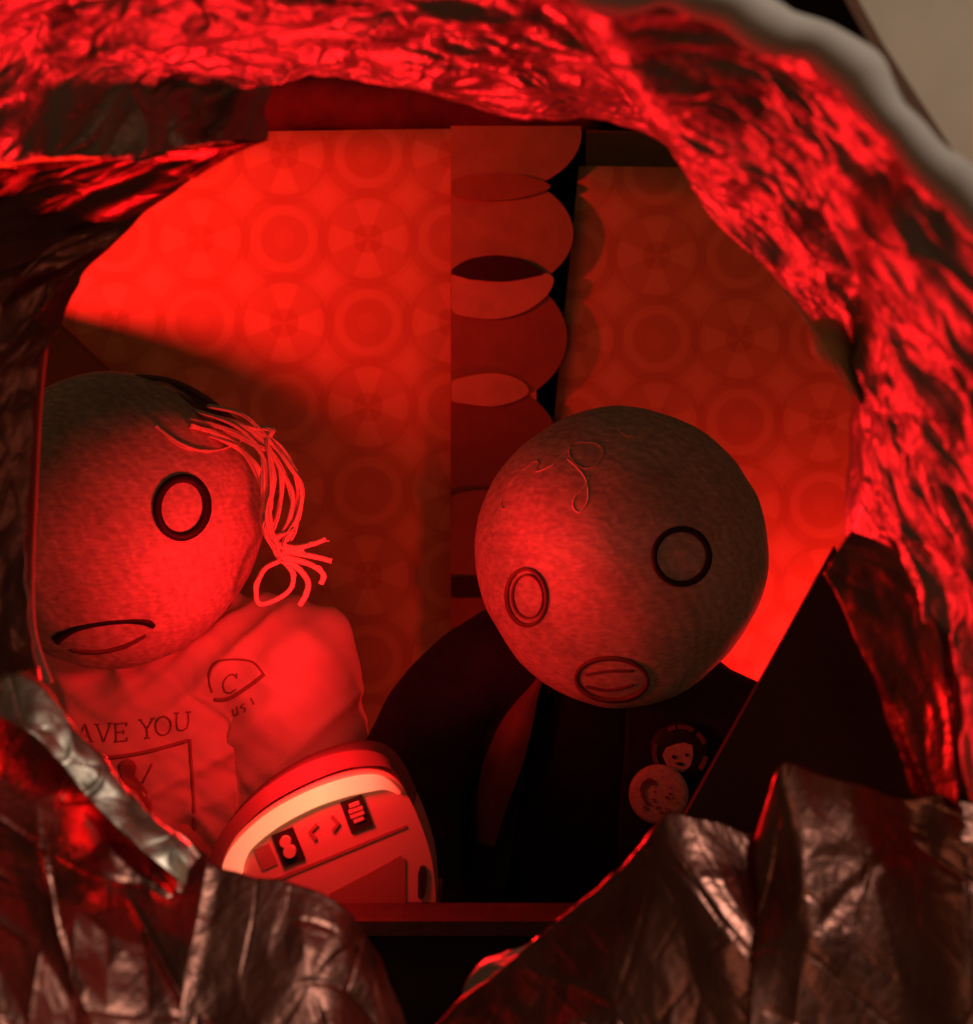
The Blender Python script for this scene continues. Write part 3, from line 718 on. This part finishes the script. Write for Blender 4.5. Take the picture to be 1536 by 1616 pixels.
k2 = face_piece('button', rot_rect(563, 1284, 36, 52, -20), M_lamp_dark)
for j in range(4): face_piece('icon', rot_rect(560 + j * 2.4, 1268 + j * 8, 26 - 6 * abs(j - 1.5), 5.5, -20), M_lamp, 0.004, k2)
for x, y, s in ((494, 1312, -1), (530, 1299, 1)):
    face_piece('arrow', [(x - 5 * s, y - 14), (x + 7 * s, y), (x - 3 * s, y + 14), (x - 7 * s, y + 10), (x + 1 * s, y), (x - 9 * s, y - 10)], M_lamp_mid)
face_piece('button', rot_rect(420, 1352, 26, 36, -24), M_lamp_mid, 0.0012)
face_piece('groove', [(424, 1390), (640, 1302), (642, 1306), (426, 1395)], M_lamp_mid, 0.0012)
face_piece('window', [(520, 1410), (600, 1368), (632, 1350), (640, 1356), (640, 1450), (520, 1450)], M_lamp_mid, 0.0012)
face_piece('slot', [(660, 1378), (664, 1366), (671, 1366), (674, 1380), (672, 1408), (667, 1418), (660, 1416)], M_lamp_dark)

# ------------------------------------------------------------ dark card at right, leaf
card = slab('dark_card', [P(1318, 862, 0.70), P(1500, 1290, 0.69), P(1330, 1420, 0.69), P(1040, 1360, 0.70)], 0.004, M_panel)
tag(card, 'dark brown triangular card at right, its slanted edge cutting past the badges', 'card')

# ------------------------------------------------------------ foil
def hsh(i, j, k):
    h = math.sin(i * 127.1 + j * 311.7 + k * 74.7) * 43758.5453
    return h - math.floor(h)
def facet(x, y, k, ridge):
    """flat triangular facets of random height meeting in sharp creases"""
    i, j = math.floor(x), math.floor(y); fx, fy = x - i, y - j
    h00, h10, h01, h11 = hsh(i, j, k), hsh(i + 1, j, k), hsh(i, j + 1, k), hsh(i + 1, j + 1, k)
    if hsh(i, j, k + 9) < 0.5:
        if fx + fy < 1: h = h00 + (h10 - h00) * fx + (h01 - h00) * fy
        else: h = h11 + (h01 - h11) * (1 - fx) + (h10 - h11) * (1 - fy)
        e = abs(fx + fy - 1)
    else:
        if fx > fy: h = h00 + (h10 - h00) * fx + (h11 - h10) * fy
        else: h = h00 + (h11 - h01) * fx + (h01 - h00) * fy
        e = abs(fx - fy)
    if ridge and hsh(i, j, k + 5) < 0.75: h += ridge * math.exp(-(e / 0.045) ** 2) * min(1, 6 * min(fx, fy, 1 - fx, 1 - fy))
    return h
def crumple(u, v, seed, fu, fv, amp, sharp=1.0, ridge=0.0):
    p = Vector((u * fu + seed, v * fv + seed * 1.7, seed * 0.37))
    q = p + noise.noise_vector(p * 0.55) * 0.75 + noise.noise_vector(p * 1.9) * 0.16
    if sharp != 1.0: q = p + noise.noise_vector(p * 0.5) * 0.45
    c, s_ = math.cos(seed), math.sin(seed)
    h = facet(q.x, q.y, seed, ridge) * 1.5
    h += facet(2.3 * (q.x * c - q.y * s_), 2.3 * (q.x * s_ + q.y * c), seed + 3, ridge * 1.3) * (0.55 if sharp == 1.0 else 0.7)
    h += facet(5.1 * (q.x * s_ + q.y * c), 5.1 * (q.x * c - q.y * s_), seed + 6, 0) * (0.17 if sharp == 1.0 else 0.16)
    h += noise.noise(p * 0.45) * 1.0 + abs(noise.noise(p * 1.5)) * 0.5 * sharp
    return amp * (h - 1.2)
def foil(name, inner, outer, nu, nv, seed, fu, fv, amp, m, flip=False, jag=0.0, fold=0.0, sharp=1.0, bow=0.0, ridge=0.0):
    """crumpled sheet ruled between an inner torn edge and an outer edge; both lists of (px,py,depth)"""
    a = resample(spline([P(*p) for p in inner], len(inner) * 8), nu)
    b = resample(spline([P(*p) for p in outer], len(outer) * 8), nu)
    L = sum((a[i + 1] - a[i]).length for i in range(nu - 1)); H = sum((b[i] - a[i]).length for i in range(nu)) / nu
    base = []
    for j in range(nv):
        for i in range(nu):
            t = j / (nv - 1); p = a[i].lerp(b[i], t)
            base.append(p)
    vs_ = []
    for j in range(nv):
        for i in range(nu):
            k = j * nu + i
            du = base[j * nu + min(nu - 1, i + 1)] - base[j * nu + max(0, i - 1)]
            dv = base[min(nv - 1, j + 1) * nu + i] - base[max(0, j - 1) * nu + i]
            n = du.cross(dv).normalized()
            if flip: n = -n
            u = L * i / (nu - 1); v = H * j / (nv - 1); t = j / (nv - 1)
            h = crumple(u, v, seed, fu, fv, amp, sharp, ridge) * (0.35 + 0.65 * min(1, t * 6)) + bow * math.sin(math.pi * t)
            p = base[k] + n * h
            if jag and t < 0.12:
                e = 1 - t / 0.12
                p = p - dv.normalized() * (jag * e * (noise.noise(Vector((u * 60, seed, 0))) + 0.25 * noise.noise(Vector((u * 150, seed, 3)))))
                p = p + n * (fold * e * e)
            vs_.append(p)
    fs = [(j * nu + i, j * nu + i + 1, (j + 1) * nu + i + 1, (j + 1) * nu + i) for j in range(nv - 1) for i in range(nu - 1)]
    o = mesh(name, vs_, fs, m, None, True)
    solid(o, 0.0005, 0)
    return o
RD = 0.62
# upper ring of foil: from the left side over the top to the right side
inner = [(62, 1060, .60), (42, 960, .60), (40, 860, .61), (52, 700, .62), (60, 590, .62), (92, 520, .63), (128, 440, .63), (190, 375, .64), (255, 318, .64), (340, 262, .64), (420, 215, .64), (432, 128, .64), (520, 118, .64), (620, 130, .64), (760, 175, .64), (880, 190, .63), (945, 186, .63), (1040, 222, .63), (1100, 278, .63), (1165, 372, .63), (1232, 452, .62), (1290, 520, .62), (1342, 600, .62), (1346, 690, .61), (1338, 800, .61), (1352, 880, .61), (1400, 960, .60), (1435, 1080, .60), (1450, 1250, .59)]
outer = [(-420, 1250, .54), (-480, 1050, .53), (-520, 850, .52), (-520, 600, .52), (-500, 350, .51), (-420, 80, .48), (-300, -100, .42), (-150, -260, .37), (0, -350, .36), (180, -400, .36), (330, -420, .36), (450, -420, .36), (560, -380, .37), (680, -300, .38), (800, -120, .40), (930, 0, .41), (1060, 12, .41), (1180, 45, .41), (1290, 105, .41), (1370, 175, .41), (1440, 260, .40), (1540, 360, .40), (1640, 460, .39), (1720, 560, .39), (1780, 680, .38), (1820, 800, .38), (1840, 950, .37), (1850, 1100, .37), (1850, 1350, .37)]
fl = foil('foil_sheet', [(x, y, d - 0.004) for x, y, d in inner[:10]] + [(424, 219, .633)], [(-420, 1250, .555), (-480, 1050, .555), (-520, 850, .55), (-520, 650, .54), (-500, 470, .525), (-420, 318, .505)], 300, 190, 8.7, 17, 20, 0.0085, M_foil_shaded, jag=0.0025, ridge=0.12)
tag(fl, 'crumpled foil sheet, shade painted dark in its colour, down the left side of the opening', 'foil')
fo = foil('foil_tunnel', [(405, 222, .635)] + inner[10:], [(-420, 300, .50), (-420, 90, .44), (-300, -100, .40), (-150, -260, .37), (100, -380, .36)] + outer[11:], 640, 240, 3.1, 23, 36, 0.0075, M_foil, jag=0.006, ridge=0.08)
tag(fo, 'crumpled silver foil tunnel arching over the top and right, glowing red', 'foil')
# whitish paper rim and beige wall outside the tunnel at the top right
rp = spline([P(*p) for p in [(820, -66, .405), (930, -26, .405), (1060, -12, .405), (1180, 22, .405), (1290, 76, .405), (1380, 145, .405), (1450, 232, .40), (1560, 345, .40), (1700, 480, .39)]], 90)
rp = [p + Vector((noise.noise(p * 60), 0, noise.noise(p * 60 + Vector((5, 5, 5))))) * 0.004 for p in rp]
rim = tube('paper_rim', rp, [0.0085 + 0.004 * noise.noise(p * 45) for p in rp], M_white, sides=14)
tag(rim, 'blurred whitish paper rim at the top right edge of the foil', 'rim')
bw = slab('outer_wall', [P(1190, -300, 0.46), P(2600, -300, 0.46), P(2600, 1900, 0.46), P(1395, 70, 0.46)], 0.01, M_beige)
tag(bw, 'beige wall outside the foil in the top right corner', 'wall')

# right strip of foil (leg beside the dark card)
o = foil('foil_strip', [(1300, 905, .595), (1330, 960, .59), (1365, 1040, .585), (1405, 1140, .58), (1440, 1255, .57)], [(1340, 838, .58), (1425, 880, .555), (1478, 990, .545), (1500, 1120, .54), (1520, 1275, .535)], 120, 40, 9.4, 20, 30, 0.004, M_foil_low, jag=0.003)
tag(o, 'narrow foil strip, shade painted dark in its colour, running down beside the dark triangular card', 'foil')
# lower right sheets
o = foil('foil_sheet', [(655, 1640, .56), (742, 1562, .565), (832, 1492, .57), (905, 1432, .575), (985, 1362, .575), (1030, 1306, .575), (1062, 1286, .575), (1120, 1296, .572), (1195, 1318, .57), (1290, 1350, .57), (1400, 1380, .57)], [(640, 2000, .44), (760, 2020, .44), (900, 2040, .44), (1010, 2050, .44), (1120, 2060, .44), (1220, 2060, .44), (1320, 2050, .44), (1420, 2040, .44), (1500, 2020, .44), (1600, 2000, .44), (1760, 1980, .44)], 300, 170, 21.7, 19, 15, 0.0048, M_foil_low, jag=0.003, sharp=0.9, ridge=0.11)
tag(o, 'foil sheet with shade painted brown in its colour and pale creases below the two badges', 'foil', )
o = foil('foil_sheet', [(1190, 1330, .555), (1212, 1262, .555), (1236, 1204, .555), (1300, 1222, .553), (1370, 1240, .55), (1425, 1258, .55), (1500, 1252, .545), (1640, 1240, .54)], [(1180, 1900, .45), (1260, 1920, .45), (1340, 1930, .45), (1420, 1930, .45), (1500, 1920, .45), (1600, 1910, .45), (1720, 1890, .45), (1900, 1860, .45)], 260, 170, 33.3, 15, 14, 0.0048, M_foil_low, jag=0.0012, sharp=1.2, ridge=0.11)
tag(o, 'squared foil sheet with shade painted brown in its colour in the lower right corner, overlapping the dark card', 'foil')
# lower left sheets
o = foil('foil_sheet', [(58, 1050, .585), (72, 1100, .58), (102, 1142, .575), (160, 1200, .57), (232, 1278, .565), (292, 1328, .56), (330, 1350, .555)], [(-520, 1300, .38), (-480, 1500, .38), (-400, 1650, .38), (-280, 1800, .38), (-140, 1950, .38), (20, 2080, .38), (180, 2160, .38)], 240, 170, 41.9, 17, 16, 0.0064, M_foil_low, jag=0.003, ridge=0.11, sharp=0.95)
tag(o, 'glossy foil sheet at lower left, shade painted dark in its colour, beside the pale reflection band', 'foil')
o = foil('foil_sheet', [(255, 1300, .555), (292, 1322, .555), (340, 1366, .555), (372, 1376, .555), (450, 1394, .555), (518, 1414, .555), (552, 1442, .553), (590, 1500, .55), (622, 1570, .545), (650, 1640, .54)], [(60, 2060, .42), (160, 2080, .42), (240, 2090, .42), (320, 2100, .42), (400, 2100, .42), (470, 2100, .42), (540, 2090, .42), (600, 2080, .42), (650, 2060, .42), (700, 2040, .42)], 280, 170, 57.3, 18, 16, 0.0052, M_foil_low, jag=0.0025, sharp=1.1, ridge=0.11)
tag(o, 'foil sheet below the lamp with shade painted brown in its colour, ending in a slanting torn edge', 'foil')

# pale band added for room reflections on the lower left foil and the red-lit edge at far left
o = foil('foil_glint_band', [(8, 1062, .565), (60, 1076, .565), (110, 1138, .56), (170, 1206, .555), (235, 1282, .55), (300, 1332, .545)], [(-30, 1120, .545), (40, 1160, .54), (100, 1216, .54), (160, 1280, .535), (225, 1345, .53), (290, 1400, .53)], 200, 60, 63.1, 20, 26, 0.0058, M_foil_scrap_glint, jag=0.004, bow=-0.002, ridge=0.1)
tag(o, 'narrow whitish foil band added for room reflections along the torn edge at lower left', 'foil')
o = tube('card_edge', spline([P(*p) for p in [(66, 540, .66), (56, 640, .66), (50, 760, .66), (44, 900, .66), (48, 1000, .66), (74, 1080, .66)]], 40), 0.0040, M_card_edge, sides=10)
tag(o, 'thin red-lit upright card edge at far left between foil and mask', 'card edge')

o = foil('foil_scrap', [(728, 1600, .60), (738, 1548, .60), (765, 1518, .60), (805, 1500, .60), (850, 1478, .60)], [(762, 1606, .585), (772, 1580, .585), (790, 1556, .585), (815, 1534, .585), (866, 1496, .585)], 90, 30, 71.3, 40, 40, 0.003, M_foil_scrap_glint, jag=0.003)
tag(o, 'small pale foil scrap in the dark notch at bottom centre', 'foil')

# leaf on the right rim
lf = empty('leaf', P(1308, 558, 0.55))
tag(lf, 'olive brown leaf with pale midrib stuck on the right foil rim', 'leaf')
lo = [(1278, 540), (1276, 522), (1286, 509), (1304, 505), (1322, 512), (1334, 530), (1340, 556), (1346, 590), (1350, 630), (1338, 612), (1318, 588), (1296, 574), (1282, 558)]
ls = [(1310 + (v.x - 1310) * 1.15 + 4, 550 + (v.y - 550) * 1.1) for v in spline([Vector((x, y, 0)) for x, y in lo], 40, True)]
cx, cy = 1310, 550; vs_ = [P(cx, cy, 0.545)]; fs = []
for k in (0.5, 1.0):
    for x, y in ls: vs_.append(P(cx + (x - cx) * k, cy + (y - cy) * k, 0.545 + 0.008 * k * k))
n = len(ls)
for i in range(n): fs += [(0, 1 + i, 1 + (i + 1) % n), (1 + i, 1 + n + i, 1 + n + (i + 1) % n, 1 + (i + 1) % n)]
o = solid(mesh('blade', vs_, fs, M_leaf), 0.0008); adopt(o, lf)
o = tube('midrib', spline([P(1284, 520, .5455), P(1300, 545, .5425), P(1316, 575, .5445), P(1345, 622, .552)], 16), 0.0009, M_vein); adopt(o, lf)
o = tube('stem', spline([P(1284, 520, .5455), P(1262, 488, .556), P(1238, 458, .566)], 12), [0.0012] * 13, M_vein); adopt(o, lf)
